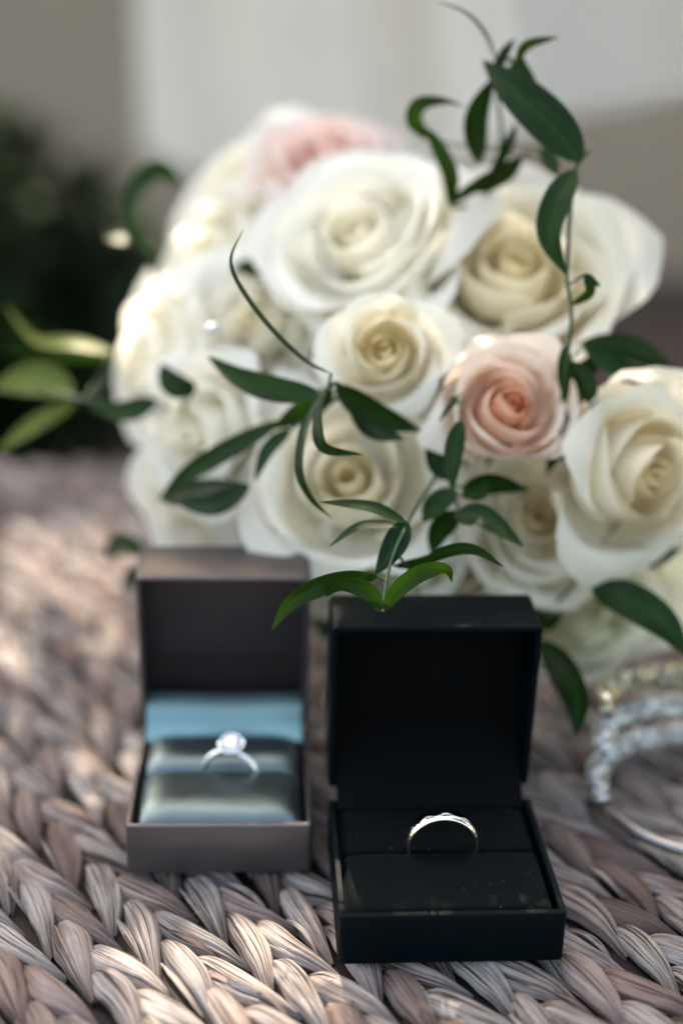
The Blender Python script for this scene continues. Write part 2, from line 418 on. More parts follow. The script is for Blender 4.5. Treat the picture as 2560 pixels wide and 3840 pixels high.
for i, (x, y, z, a, tl, k, sd, s_) in enumerate(places):
    mtx = Matrix.Translation((x, y, z)) @ Matrix.Rotation(a, 4, 'Z') @ Matrix.Rotation(tl, 4, 'X') @ Matrix.Diagonal((s_, 1, 1, 1))
    if i in near:
        o = bpy.data.objects.new('strand', smesh[(k, sd)]); COL.objects.link(o); o.parent = mat_o
        loc = Matrix.Translation(Vector((x, y, z)) * MM - ORG['woven_mat'] * MM) @ Matrix.Rotation(a, 4, 'Z') @ Matrix.Rotation(tl, 4, 'X') @ Matrix.Diagonal((s_, 1, 1, 1))
        o.matrix_local = loc
    else:
        v, f, u = shapes[(k, sd)]
        rest.add([mtx @ Vector(q) for q in v], f, u); tone += [rng.random()] * len(v)
loose = MB(); lt = []
fr_ = random.Random(77)
for i in sorted(near):
    x, y, z, a, tl, k, sd, s_ = places[i]
    mtx = Matrix.Translation((x, y, z)) @ Matrix.Rotation(a, 4, 'Z')
    if fr_.random() < .55:                                  # a split sliver lying along one edge
        e = fr_.choice((-1, 1)); x0 = fr_.uniform(-13, -4); ln = fr_.uniform(12, 20); wv = fr_.uniform(.5, 1.1); of = fr_.uniform(3.4, 4.6) * e
        n_ = 8; vs = []; uv = []
        for j in range(n_ + 1):
            t = j / n_; xx = x0 + ln * t; yy = of * (1 - (t * .9) ** 2 * .75) + fr_.uniform(-.08, .08); zz = 2.1 * math.sin(math.pi * (t * .86 + .1)) + .5 - 2.2 * t * t
            wq = wv * (math.sin(math.pi * (t * .9 + .06)) + .1)
            for q, hz in ((-1, -.3), (0, .45), (1, -.3)): vs.append(mtx @ Vector((xx, yy + q * wq, zz + hz))); uv.append((t, q * .12))
        loose.add(vs, [(j * 3 + q, j * 3 + q + 3, j * 3 + q + 4, j * 3 + q + 1) for j in range(n_) for q in (0, 1)], uv); lt += [fr_.random()] * len(vs)
    for h_ in range(fr_.choice((0, 0, 1, 1, 2))):            # stray hairs
        p = Vector((fr_.uniform(-11, 9), fr_.uniform(-3.5, 3.5), fr_.uniform(1.5, 3.0))); d_ = Vector((fr_.uniform(-1, 1), fr_.uniform(-1, 1), fr_.uniform(0, .35))) * fr_.uniform(1.5, 4.5)
        n0_ = len(loose.v); loose.tube([mtx @ p, mtx @ (p + d_ * .5 + Vector((0, 0, .5))), mtx @ (p + d_)], [.09, .07, .04], 4); lt += [.52] * (len(loose.v) - n0_)
o = part('loose_fibres', loose.v, loose.f, M['strand'], mat_o, uvs=loose.uv, attr={'tone': lt}); o['kind'] = 'stuff'
o = part('strand_field', rest.v, rest.f, M['strand'], mat_o, uvs=rest.uv, attr={'tone': tone}); o['kind'] = 'stuff'

# ------------------------------------------------------------------ ring boxes
def rr(w_, d_, r, inset, n=5):
    """rounded rectangle loop 0..w x 0..d, shrunk by inset"""
    r = max(.05, r - inset); x0, y0, x1, y1 = inset, inset, w_ - inset, d_ - inset
    pts = []
    for cx, cy, a0 in ((x1 - r, y0 + r, -90), (x1 - r, y1 - r, 0), (x0 + r, y1 - r, 90), (x0 + r, y0 + r, 180)):
        for i in range(n):
            a = math.radians(a0 + 90 * i / (n - 1)); pts.append((cx + r * math.cos(a), cy + r * math.sin(a)))
    return pts
def loft(loops, fr, cap0=True, cap1=True):
    n = len(loops[0][0]); v = []; f = []
    for pts, z in loops: v += [fr(Vector((x, y, z))) for x, y in pts]
    for j in range(len(loops) - 1):
        for k in range(n): f.append((j * n + k, j * n + (k + 1) % n, (j + 1) * n + (k + 1) % n, (j + 1) * n + k))
    if cap0: f.append(tuple(range(n - 1, -1, -1)))
    if cap1: f.append(tuple(range((len(loops) - 1) * n, len(loops) * n)))
    return v, f
def shell(w_, d_, h, wall, deep, fr, cr=1.2, b=.5):
    L = [(rr(w_, d_, cr, b), 0), (rr(w_, d_, cr, b * .3), b * .3), (rr(w_, d_, cr, 0), b), (rr(w_, d_, cr, 0), h - b), (rr(w_, d_, cr, b * .3), h - b * .3), (rr(w_, d_, cr, b), h),
         (rr(w_, d_, cr, wall - b * .5), h), (rr(w_, d_, cr, wall), h - b * .5), (rr(w_, d_, cr, wall), h - deep)]
    return loft(L, fr)
def pad_fn(x0, x1, y0, y1, z0, h, fr, px=5.0, py=2.6, seed=0, pback=None):
    def fn(u, v):
        a, c = u * 2 - 1, v * 2 - 1
        a = math.copysign(abs(a) ** .7, a); c = math.copysign(abs(c) ** .7, c)
        e = max(0, 1 - abs(a) ** px) ** .5 * max(0, 1 - abs(c) ** (pback if pback and c > 0 else py)) ** .5
        x = x0 + (x1 - x0) * (a + 1) / 2; y = y0 + (y1 - y0) * (c + 1) / 2
        z = z0 + h * e + (.28 * noise.noise(Vector((x * .11 + seed, y * .13, seed))) * e)
        return fr(Vector((x, y, z)))
    return fn

class Box:
    def __init__(s, x, y, yaw, W, Dp, H, tilt, L, Hl, gy, gz):
        c, n = math.cos(yaw), math.sin(yaw)
        s.X = Vector((c, n, 0)); s.Y = Vector((-n, c, 0)); s.Z = Vector((0, 0, 1)); s.O = Vector((x, y, 0))
        s.W, s.D, s.H, s.L, s.Hl = W, Dp, H, L, Hl
        s.u = s.Z * math.cos(tilt) - s.Y * math.sin(tilt); s.d = s.Y * math.cos(tilt) + s.Z * math.sin(tilt)
        s.hinge = s.O + s.Y * (Dp + gy) + s.Z * (H + gz)
        s.centre = s.O + s.X * (W / 2) + s.Y * (Dp / 2)
    def base(s, p): return s.O + s.X * p.x + s.Y * p.y + s.Z * p.z
    def lid(s, p): return s.hinge + s.X * p.x + s.u * p.y + s.d * (s.Hl - p.z)     # p.z grows out of the closed face
    def local(s, P):
        q = P - s.O; return Vector((q.dot(s.X), q.dot(s.Y), q.z))

BK = Box(2.1, 281.5, .0700, 55.6, 50.5, 14.4, .045, 50.2, 18.5, 3.4, 1.6)
TP = Box(-54.6, 315.7, .0556, 49.2, 50.5, 15.2, .085, 50.2, 19.3, 0.6, 0.4)

bk = empty('ring_box', BK.centre, 'open matt black ring box holding a plain wedding band', 'ring box', 'open ring boxes on the mat')
v, f = shell(BK.W, BK.D, BK.H, 1.7, 10.5, BK.base); part('base', v, f, M['black_card'], bk, sharp=40)
v, f = shell(BK.W, BK.L, BK.Hl, 1.7, 16.0, BK.lid); lid = part('lid', v, f, M['black_card'], bk, sharp=40)
slotB = BK.local(UNP(1661, 3184, BK.H)).y
me = MB(); me.grid(pad_fn(2.0, BK.W - 2.0, 2.0, slotB, BK.H - 4.2, 4.0, BK.base, px=22, py=16, seed=1), 30, 24); me.build('cushion', M['velvet'], bk)
me = MB(); me.grid(pad_fn(2.0, BK.W - 2.0, slotB + .4, BK.D - 2.0, BK.H - 4.8, 4.0, BK.base, px=22, py=9, seed=2), 30, 24); me.build('cushion', M['velvet'], bk)
# lining of the lid: a framed liner panel and a sloping flap down to the hinge
Lz = 3.0
me = MB(); me.box((1.9, 1.9, 2.55), (BK.W - 1.9, BK.L - 1.9, Lz), BK.lid); me.build('lid_lining', M['black_lining'], bk, smooth=False)
def flapB(u, v_):
    a = BK.base(Vector((2.2 + (BK.W - 4.4) * u, BK.D - 3.0, BK.H - 1.2))); b_ = BK.lid(Vector((2.2 + (BK.W - 4.4) * u, 13.0, Lz + .4)))
    p = a.lerp(b_, v_); return p + Vector((0, -.5, .5)) * math.sin(v_ * math.pi) * 1.2
me = MB(); me.grid(flapB, 12, 8); me.build('hinge_flap', M['black_lining'], bk)
# faint blocked lettering inside the lid
cu = bpy.data.curves.new('lettering', 'FONT'); cu.body = 'NDISS'; cu.size = 0.0108; cu.align_x = 'CENTER'; cu.extrude = 0.00012; cu.space_character = 1.12
to = bpy.data.objects.new('tmp_text', cu); COL.objects.link(to)
bpy.context.view_layer.update()
tm = bpy.data.meshes.new_from_object(to.evaluated_get(bpy.context.evaluated_depsgraph_get()))
bpy.data.objects.remove(to)
tv = [BK.lid(Vector((BK.W / 2 - .5 + q.co.x * 1000, 24.0 + q.co.y * 1000, Lz + .13 + q.co.z * 1000))) for q in tm.vertices]
tf = [tuple(p.vertices) for p in tm.polygons]
part('lettering', tv, tf, M['deboss'], lid, origin=BK.centre, smooth=False)
for s_ in (-1, 1):
    cx = BK.W / 2 + s_ * 17
    me = MB(); me.tube([BK.base(Vector((cx - 5, BK.D + 1.2, BK.H + .4))), BK.base(Vector((cx + 5, BK.D + 1.2, BK.H + .4)))], 1.3, 10); me.build('hinge', M['black_card'], bk)

tp = empty('ring_box', TP.centre, 'open pearly taupe ring box with satin pads holding a diamond ring', 'ring box', 'open ring boxes on the mat')
v, f = shell(TP.W, TP.D, TP.H, 1.5, 11.0, TP.base, cr=1.4, b=.7); part('base', v, f, M['taupe'], tp, sharp=40)
v, f = shell(TP.W, TP.L, TP.Hl, 1.5, 16.5, TP.lid, cr=1.4, b=.7); lidT = part('lid', v, f, M['taupe'], tp, sharp=40)
slotT = TP.local(UNP(830, 2898, TP.H)).y
me = MB(); me.grid(pad_fn(2.0, TP.W - 2.0, 2.0, slotT - .2, TP.H - 4.0, 6.1, TP.base, px=7, py=2.3, pback=12, seed=3), 36, 28); me.build('pad', M['satin'], tp)
me = MB(); me.grid(pad_fn(2.0, TP.W - 2.0, slotT + .4, TP.D - 6.5, TP.H - 4.2, 6.6, TP.base, px=7, py=2.2, pback=8, seed=4), 36, 28); me.build('pad', M['satin'], tp)
me = MB(); me.box((1.7, 1.7, 2.85), (TP.W - 1.7, TP.L - 1.7, 3.2), TP.lid); me.build('lid_lining', M['dark_lining'], tp, smooth=False)
def flapT(u, v_):
    a = TP.base(Vector((2.0 + (TP.W - 4.0) * u, TP.D - 6.5, TP.H - 1.0))); b_ = TP.lid(Vector((2.0 + (TP.W - 4.0) * u, 8.6, 15.6)))
    p = a.lerp(b_, v_); return p + Vector((0, -.75, .75)) * math.sin(v_ * math.pi) * 1.5 + Vector((0, 0, .25 * math.sin(u * 9)))
me = MB(); me.grid(flapT, 16, 6); me.build('hinge_flap', M['satin_flap'], tp)
for s_ in (-1, 1):
    cx = TP.W / 2 + s_ * 15
    me = MB(); me.tube([TP.base(Vector((cx - 5, TP.D + .2, TP.H + .3))), TP.base(Vector((cx + 5, TP.D + .2, TP.H + .3)))], 1.0, 10); me.build('hinge', M['taupe'], tp)

# ------------------------------------------------------------------ rings
def ring_frame(C, axis):
    ax = Vector(axis).normalized(); up = Vector((0, 0, 1)); rx = up.cross(ax).normalized(); uz = ax.cross(rx)
    return lambda r, a, h: C + (rx * math.cos(a) + uz * math.sin(a)) * r + ax * h
def gem(C, nrm, r, hgt, n=8, flat=.55):
    nrm = Vector(nrm).normalized(); a = nrm.orthogonal().normalized(); b = nrm.cross(a)
    v = []; f = []
    for k in range(n): q = 2 * math.pi * k / n; v.append(C + (a * math.cos(q) + b * math.sin(q)) * r)
    for k in range(n): q = 2 * math.pi * (k + .5) / n; v.append(C + (a * math.cos(q) + b * math.sin(q)) * r * flat + nrm * hgt)
    v.append(C - nrm * hgt * 1.5)
    f.append(tuple(range(n, 2 * n)))
    for k in range(n):
        f += [(k, (k + 1) % n, n + k), (n + k, (k + 1) % n, n + (k + 1) % n), ((k + 1) % n, k, 2 * n)]
    return v, f

# wedding band
cB = BK.base(Vector((0, slotB + 2.3, 0)))
q = ray(1663, 3046); tq = (cB.y - q.y * 0 - CAM.y) / q.y
topB = CAM + q * ((cB.y - CAM.y) / q.y)
RB = 9.6
wb = empty('wedding_band', (topB.x, topB.y, topB.z - 2 * RB), 'polished pale gold wedding band with engraved face in the black box', 'ring')
CB = Vector((topB.x, topB.y, topB.z - RB)); fr = ring_frame(CB, BK.Y)
def bandfn(u, v_):
    a = 2 * math.pi * u; p = v_ * 2 * math.pi
    hh = 2.1 * math.cos(p); rad = math.sin(p)
    hh = math.copysign(abs(math.cos(p)) ** .6, math.cos(p)) * 2.5
    r = RB - .9 + (.9 * abs(rad) ** .8 if rad > 0 else -.45 * abs(rad) ** .5)
    if rad > 0: r += .10 * noise.noise(Vector((a * 5.5, hh * 1.1, 2))) * rad + .05 * math.sin(a * 46 + hh * 2.6) * rad
    return fr(r, a, hh)
me = MB(); me.grid(bandfn, 160, 28, False); me.build('band', M['band_gold'], wb)
me = MB()
for k in range(26):
    a = math.pi * (.30 + .017 * k); C = fr(RB + .02, a, -1.1 + .45 * math.sin(k * .6)); v, f = gem(C, C - fr(0, a, 0), .26, .12, 6); me.add(v, f)
me.build('engraved_stones', M['crystal'], wb, smooth=False)['kind'] = 'stuff'

# diamond ring
cT = TP.base(Vector((0, slotT + 1.4, 0)))
q = ray(866, 2790); headC = CAM + q * ((cT.y - CAM.y) / q.y)
RT_ = 7.8
dr = empty('diamond_ring', (headC.x, headC.y, headC.z - 2 * RT_ - 2), 'white gold engagement ring with round diamond in the taupe box', 'ring')
CT = Vector((headC.x, headC.y, headC.z - RT_ - 2.2))
axT = TP.Y * math.cos(.30) + TP.X * math.sin(.30)
frT = ring_frame(CT, axT)
def bandT(u, v_):
    a = 2 * math.pi * u; p = v_ * 2 * math.pi
    return frT(RT_ + .55 * math.sin(p), a, .85 * math.cos(p))
me = MB(); me.grid(bandT, 96, 12); me.build('band', M['white_gold'], dr)
me = MB()
for s_ in (-1, 1):
    for k in range(15):
        a = math.pi / 2 + s_ * (.30 + .075 * k); C = frT(RT_ + .5, a, 0); v, f = gem(C, C - frT(0, a, 0), .52, .22, 7); me.add(v, f)
me.build('shoulder_stones', M['crystal'], dr, smooth=False)['kind'] = 'stuff'
hd = (Vector((0, 0, 1)) * .92 + Vector((-.05, -.38, 0))).normalized(); a1 = hd.orthogonal().normalized(); b1 = hd.cross(a1)
HC = CT + Vector((0, 0, RT_ + 2.6))
v, f = gem(HC, hd, 2.6, 1.05, 12, .58); st = part('diamond', v, f, M['diamond'], dr, smooth=False)
me = MB()
for k in range(16):
    q = 2 * math.pi * k / 16; C = HC + (a1 * math.cos(q) + b1 * math.sin(q)) * 3.3 - hd * .3
    v, f = gem(C, hd + (C - HC).normalized() * .35  , .66, .36, 7); me.add(v, f)
me.build('halo', M['crystal'], dr, smooth=False)['kind'] = 'stuff'
me = MB()
def cup(u, v_):
    q = 2 * math.pi * u; r = 1.0 + 2.5 * v_ ** .7
    return HC - hd * (2.6 * (1 - v_) + .45) + (a1 * math.cos(q) + b1 * math.sin(q)) * r
me.grid(cup, 24, 4)
for k in range(4):
    q = math.pi / 4 + math.pi / 2 * k; e = a1 * math.cos(q) + b1 * math.sin(q)
    me.tube([HC - hd * 1.8 + e * 1.9, HC + e * 2.62, HC + hd * .85 + e * 2.2], [.35, .36, .3], 6)
me.build('setting', M['white_gold'], dr)

# ------------------------------------------------------------------ crystal bracelet
lft = UNP(2246, 2962, 5.0)
BR = 31.0; BC = Vector((lft.x + BR, lft.y + 2, 0))
br = empty('crystal_bracelet', (BC.x, BC.y, 0), 'silver cuff bracelet with three crystal covered rows beside the black box', 'bracelet')
def rowz(i, th):
    k = min(1, max(0, (math.radians(190) - th) / math.radians(80)))
    return 4.6 + i * (13.2 - 2.6 * k)
def rowp(i, th): return Vector((BC.x + (BR + 0 * i) * math.cos(th), BC.y + BR * math.sin(th), rowz(i, th)))
th1 = math.radians(40)
rg = random.Random(3)
for i in range(3):
    th0 = math.radians(194 if i == 0 else 184)
    n = 48; pts = [rowp(i, th0 + (th1 - th0) * k / n) for k in range(n + 1)]
    me = MB(); me.tube(pts, [1.3 + 1.8 * min(1, k / 7.0) for k in range(n + 1)], 12); row = me.build('crystal_row', M['silver'], br)
    me = MB()
    nst = 108
    for k in range(nst):
        th = th0 + (th1 - th0) * (k + .5) / nst; rad = 1.3 + 1.8 * min(1, k * n / nst / 7.0)
        C = rowp(i, th); tg = (rowp(i, th - .01) - C).normalized(); out = Vector((math.cos(th), math.sin(th), 0)); up_ = Vector((0, 0, 1))
        for m_ in range(9):
            a = math.radians(-50 + 30 * m_ + (15 if k % 2 else 0)); e = -out * math.cos(a) + up_ * math.sin(a)
            e2 = (e + Vector((rg.uniform(-.5, .5), rg.uniform(-.5, .5), rg.uniform(-.5, .5)))).normalized()
            v, f = gem(C + e * rad, e2, .58, .32, 6, .5); me.add(v, f, at=[rg.random()] * len(v))
    o = me.build('stones', M['rhinestone_gold' if i == 2 else 'rhinestone'], row, smooth=False, attr={'tone': me.at}); o['kind'] = 'stuff'
me = MB(); pts = [Vector((BC.x + BR * math.cos(th), BC.y + BR * math.sin(th), 3.2)) for th in [math.radians(196 + 204 * k / 60) for k in range(61)]]
me.tube(pts, 1.5, 10); me.build('plain_band', M['silver'], br)
me = MB(); th = math.radians(46); a_, b_ = rowp(0, th), rowp(2, th); e = Vector((math.cos(th), math.sin(th), 0)) * 2.4
me.tube([a_ + e, a_.lerp(b_, .5) + e, b_ + e], 1.4, 8); me.build('joining_bar', M['silver'], br)

# ------------------------------------------------------------------ bouquet
bq = empty('bouquet', (30, 470, 0), 'bridal bouquet of white cream and pink roses with green leaves', 'bouquet')
def petal(R, H, span, flare, curl, close, phi, seed, nu=12, nv=11, tipk=.06, heart=(0.9, 0.2), spiral=.10):
    r = random.Random(seed)
    p1, p2 = r.uniform(0, 6.28), r.uniform(0, 6.28); ruf = r.uniform(.015, .035) * (1.2 if tipk else 1.0)
    vs = []; uv = []; at = []
    for j in range(nv + 1):
        v = j / nv
        for i in range(nu + 1):
            u = i / nu * 2 - 1
            vm = 1 - .20 * abs(u) ** 2.4 + tipk * max(0, 1 - abs(u) * 3.2)
            vv = v * vm
            rho = R * math.sin(min(1, vv / .62) * math.pi / 2) ** .75
            if vv > .5: rho *= 1 - close * ((vv - .5) / .5) ** 1.3
            rho += flare * R * max(0, vv - .35) ** 1.6
            z = H * vv
            if vv > .74:
                k = (vv - .74) / .26
                ck = curl * (1 + .5 * math.sin(u * 2.2 + p1))
                rho += ck * R * .42 * k ** 1.6; z -= ck * H * .30 * k ** 2.4
            rho *= 1 + spiral * u
            rho += R * ruf * math.sin(u * 5 + p2) * vv * 1.6; z += H * ruf * math.sin(u * 4 + p1) * vv * 1.5
            a = phi + u * span * min(1, .30 + .70 * (v / .40) ** .7 if v < .40 else 1)
            vs.append((rho * math.cos(a), rho * math.sin(a), z)); uv.append((i / nu, v))
            at.append(max(0., min(1., heart[0] + (heart[1] - heart[0]) * vv ** 1.2)))
    fs = []
    for j in range(nv):
        for i in range(nu):
            q = j * (nu + 1) + i; fs.append((q, q + 1, q + nu + 2, q + nu + 1))
    return vs, fs, uv, at
LAYERS = {   # n, radius, height, span deg, flare, curl, close, heart base, heart rim
    'open': [(2, .10, .98, 150, 0, .0, .3, 1, .9), (3, .21, 1.02, 110, 0, .05, .22, 1, .62), (3, .34, 1.04, 88, .05, .12, .12, .9, .40), (4, .50, 1.0, 66, .12, .28, .05, .7, .18), (4, .68, .94, 60, .18, .5, 0, .5, .05), (5, .86, .86, 52, .28, .7, 0, .35, 0)],
    'bud': [(2, .13, 1.30, 150, 0, .0, .3, 1, .95), (3, .28, 1.34, 105, 0, .05, .26, 1, .75), (3, .46, 1.34, 85, .0, .12, .20, .9, .45), (3, .64, 1.26, 80, .05, .28, .12, .6, .15), (4, .82, 1.20, 64, .10, .55, .03, .45, .02)],
    'full': [(3, .16, .84, 120, 0, .1, .2, 1, .75), (4, .32, .90, 80, .0, .15, .10, 1, .45), (4, .48, .90, 62, .1, .25, .05, .8, .25), (5, .64, .86, 55, .18, .45, 0, .6, .1), (5, .80, .84, 52, .18, .5, 0, .5, .03), (5, .93, .80, 50, .22, .62, 0, .4, 0)],
    'smooth': [(3, .17, .92, 130, 0, .05, .25, 1, .6), (3, .36, .98, 98, .0, .12, .15, .9, .32), (3, .58, .98, 84, .08, .28, .06, .6, .12), (4, .80, .92, 66, .16, .45, .02, .45, .03), (4, .96, .84, 60, .22, .5, 0, .35, 0)],
    'side': [(2, .20, 1.15, 130, 0, .0, .25, 1, .5), (4, .45, 1.18, 80, .05, .2, .1, .8, .2), (4, .70, 1.08, 62, .2, .5, .03, .5, .05), (5, .88, .88, 50, .4, .8, 0, .35, 0)],
}
def rose(dx, dy, depth, S, face, kind, mat, seed, spin=0.0, hk=1.0, extra=()):
    C = D(dx, dy, depth)
    Z = (RT * face[0] + UP * face[1] - FW * face[2]).normalized()
    X = (RT - Z * RT.dot(Z)).normalized(); Y = Z.cross(X)
    if seed in (4, 6, 8, 11, 15): X = -X                    # some blooms wind the other way
    H = S * 1.05 * hk
    B = C - Z * H
    R3 = Matrix((X, Y, Z)).transposed()
    r = random.Random(seed)
    me = MB()
    me.tube([B - Z * S * .95, B - Z * S * .45, B - Z * .22 * S, B - Z * .02 * S, B + Z * .12 * S], [1.8, 2.0, S * .16, S * .20, S * .10], 10)
    for k in range(5):
        a = 2 * math.pi * k / 5 + seed; e = X * math.cos(a) + Y * math.sin(a); e2 = Z.cross(e)
        P = [B - Z * .05 * S + e * S * .15, B + Z * .10 * S + e * S * .5, B - Z * .02 * S + e * S * .82]
        me.add([P[0] - e2 * S * .08, P[0] + e2 * S * .08, P[1] - e2 * S * .07, P[1] + e2 * S * .07, P[2]], [(0, 1, 3, 2), (2, 3, 4)])
    ro = me.build('rose', M['calyx'], bq, origin=B)
    layers = LAYERS[kind]
    for li, (n, Rk, Hk, sp, fl, cu_, cl, h0, h1) in enumerate(layers):
        ph0 = spin + li * 1.1 + r.uniform(-.3, .3)
        for k in range(n):
            ph = ph0 + 2 * math.pi * k / n + r.uniform(-.12, .12)
            vs, fs, uv, at = petal(S * Rk * r.uniform(.94, 1.06), H * Hk * r.uniform(.95, 1.05), math.radians(sp) * r.uniform(.92, 1.1), fl * r.uniform(.7, 1.3), cu_ * r.uniform(.6, 1.4), cl, ph, seed * 97 + li * 13 + k, heart=(h0, h1), tipk=.05 if li > 2 else .0, spiral=.11 if li < 4 else .06)
            tl = Matrix.Rotation(r.uniform(-.09, .09), 3, 'X') @ Matrix.Rotation(r.uniform(-.09, .09), 3, 'Y') if li > 1 else Matrix.Identity(3)
            part('petal', [R3 @ (tl @ Vector(q)) + B for q in vs], fs, M[mat], ro, origin=B, uvs=uv, attr={'heart': at})
    for q, (ph, Rk, Hk, sp, fl, cu_) in enumerate(extra):
        vs, fs, uv, at = petal(S * Rk, H * Hk, math.radians(sp), fl, cu_, 0, math.radians(ph), seed * 31 + q, heart=(.3, 0), tipk=.07, spiral=.03)
        part('petal', [R3 @ Vector(q_) + B for q_ in vs], fs, M[mat], ro, origin=B, uvs=uv, attr={'heart': at})
    return ro
ROSES = [
    (535, 428, 497, 28, (-.62, .42, .66), 'side', 'white', 1, .3),
    (752, 340, 474, 22, (.05, .60, .80), 'side', 'blush', 2, 1.0),
    (800, 500, 430, 29, (-.32, .45, .83), 'smooth', 'white', 3, .2),
    (1195, 555, 420, 33, (.03, .50, .86), 'full', 'deep_cream', 4, 2.0),
    (560, 735, 452, 28, (-.50, .10, .86), 'open', 'white', 5, .7),
    (885, 808, 403, 17.5, (-.10, .10, 1), 'bud', 'cream', 6, 1.5),
    (1172, 932, 399, 18.5, (.10, .20, .97), 'bud', 'pink', 7, .5, 1.0, ((55, 1.02, 1.30, 42, .10, .15), (200, .96, 1.0, 40, .12, .5), (120, .98, 1.15, 40, .1, .3))),
    (1478, 1095, 404, 25, (.42, -.08, .9), 'bud', 'deep_cream', 8, 2.4, 1.0, ((95, 1.05, 1.15, 44, .2, .4), (185, 1.02, 1.1, 50, .1, .3))),
    (790, 1080, 410, 26, (-.15, .30, .95), 'smooth', 'cream', 9, 1.1),
    (430, 1000, 434, 22, (-.62, -.10, .75), 'side', 'white', 10, .1),
    (690, 1195, 432, 27, (-.25, -.25, .9), 'side', 'white', 11, 1.9),
    (1245, 1185, 421, 21, (.05, .12, .98), 'smooth', 'cream', 12, .9),
    (1310, 1370, 436, 25, (.10, .0, 1), 'smooth', 'green_cream', 13, .4),
    (322, 822, 466, 25, (-.82, .02, .55), 'side', 'white', 14, 1.3),
    (985, 680, 442, 26, (.1, .30, .95), 'side', 'cream', 15, .6),
    (455, 590, 482, 26, (-.72, .22, .66), 'side', 'white', 16, 2.2),
    (440, 1165, 452, 24, (-.45, -.30, .8), 'side', 'white', 20, 1.7),
    (880, 1235, 425, 22, (-.05, .10, .97), 'side', 'white', 17, .8),
    (1060, 1290, 426, 20, (.0, .15, .97), 'smooth', 'cream', 18, 1.4),
    (1450, 1335, 446, 22, (.25, -.0, .95), 'side', 'green_cream', 19, .2),
]
for a in ROSES: rose(*a)

def leaf_mesh(pts, width, roll=0.0, fold=.18, prof=1.0, n=20, m_=6, twist=0.0):
    P = catmull(pts, n); vs = []; uv = []
    for j, p in enumerate(P):
        t = j / n
        tg = (P[min(j + 1, n)] - P[max(j - 1, 0)]).normalized()
        V = (CAM - p).normalized(); s = tg.cross(V)
        s = s.normalized() if s.length > 1e-4 else RT
        s = Matrix.Rotation(roll + twist * (t - .5), 3, tg) @ s; nn = s.cross(tg)
        wd = width * .5 * 2.85 * (max(t, 1e-4) ** .68) * (1 - t) ** .98 + .10
        for i in range(m_ + 1):
            q = i / m_ * 2 - 1
            vs.append(p + s * q * wd + nn * (fold * wd * (abs(q) ** 1.4))); uv.append((t, q))
    fs = [(j * (m_ + 1) + i, j * (m_ + 1) + i + 1, (j + 1) * (m_ + 1) + i + 1, (j + 1) * (m_ + 1) + i) for j in range(n) for i in range(m_)]
    return vs, fs, uv
def pxmm(depth): return depth / FPX * K
def sprig(stem, leaves, srad=.55):
    pts = [D(*p) for p in stem]
    me = MB(); P = catmull(pts, 22); me.tube(P, [srad * (1.25 - .55 * i / 22) for i in range(23)], 7)
    for P3, wd, opt in leaves:                              # leaf stalks
        b0 = D(*P3[0]); cl = min(P, key=lambda q: (q - b0).length); dd = (cl - b0).length
        if .8 < dd < 24: me.tube(catmull([cl, cl.lerp(b0, .55) + FW * dd * .12, b0], 6), srad * .7, 6)
    sp = me.build('sprig', M['stem'], bq, origin=pts[0])
    for L in leaves:
        P3, wd, opt = L
        pts = [D(*p) for p in P3]; o = dict(opt); mt = o.pop('mat', 'leaf')
        vs, fs, uv = leaf_mesh(pts, wd * pxmm(sum(p[2] for p in P3) / len(P3)), **o)
        part('leaf', vs, fs, M[mt], sp, origin=pts[0], uvs=uv)
    return sp
# sprig that tumbles over the black box lid
sprig([(1015, 1070, 410), (985, 1120, 398), (955, 1165, 386), (932, 1210, 372), (895, 1300, 368), (876, 1405, 362)], [
    ([(884, 1402, 362), (905, 1362, 360), (950, 1322, 358), (1000, 1304, 358), (1030, 1312, 361), (1038, 1338, 362)], 46, dict(roll=.5, fold=.3, twist=.8)),
    ([(872, 1405, 362), (855, 1365, 360), (812, 1342, 359), (775, 1346, 360), (748, 1372, 362)], 46, dict(roll=-.5, fold=.3, twist=-.8)),
    ([(868, 1325, 368), (795, 1330, 365), (720, 1352, 363), (660, 1392, 362), (624, 1447, 362)], 52, dict(roll=-.4, fold=.22)),
    ([(932, 1195, 372), (905, 1255, 370), (862, 1320, 369)], 62, dict(roll=.2)),
    ([(932, 1200, 372), (850, 1165, 370), (735, 1153, 368)], 36, dict(roll=.7)),
    ([(930, 1207, 372), (830, 1208, 372), (755, 1256, 371)], 28, dict(roll=.8)),
    ([(940, 1310, 380), (1025, 1266, 372), (1090, 1262, 370), (1156, 1302, 368)], 34, dict(roll=.5)),
    ([(905, 1300, 380), (960, 1290, 382), (1010, 1268, 384)], 26, dict(roll=.6)),
])
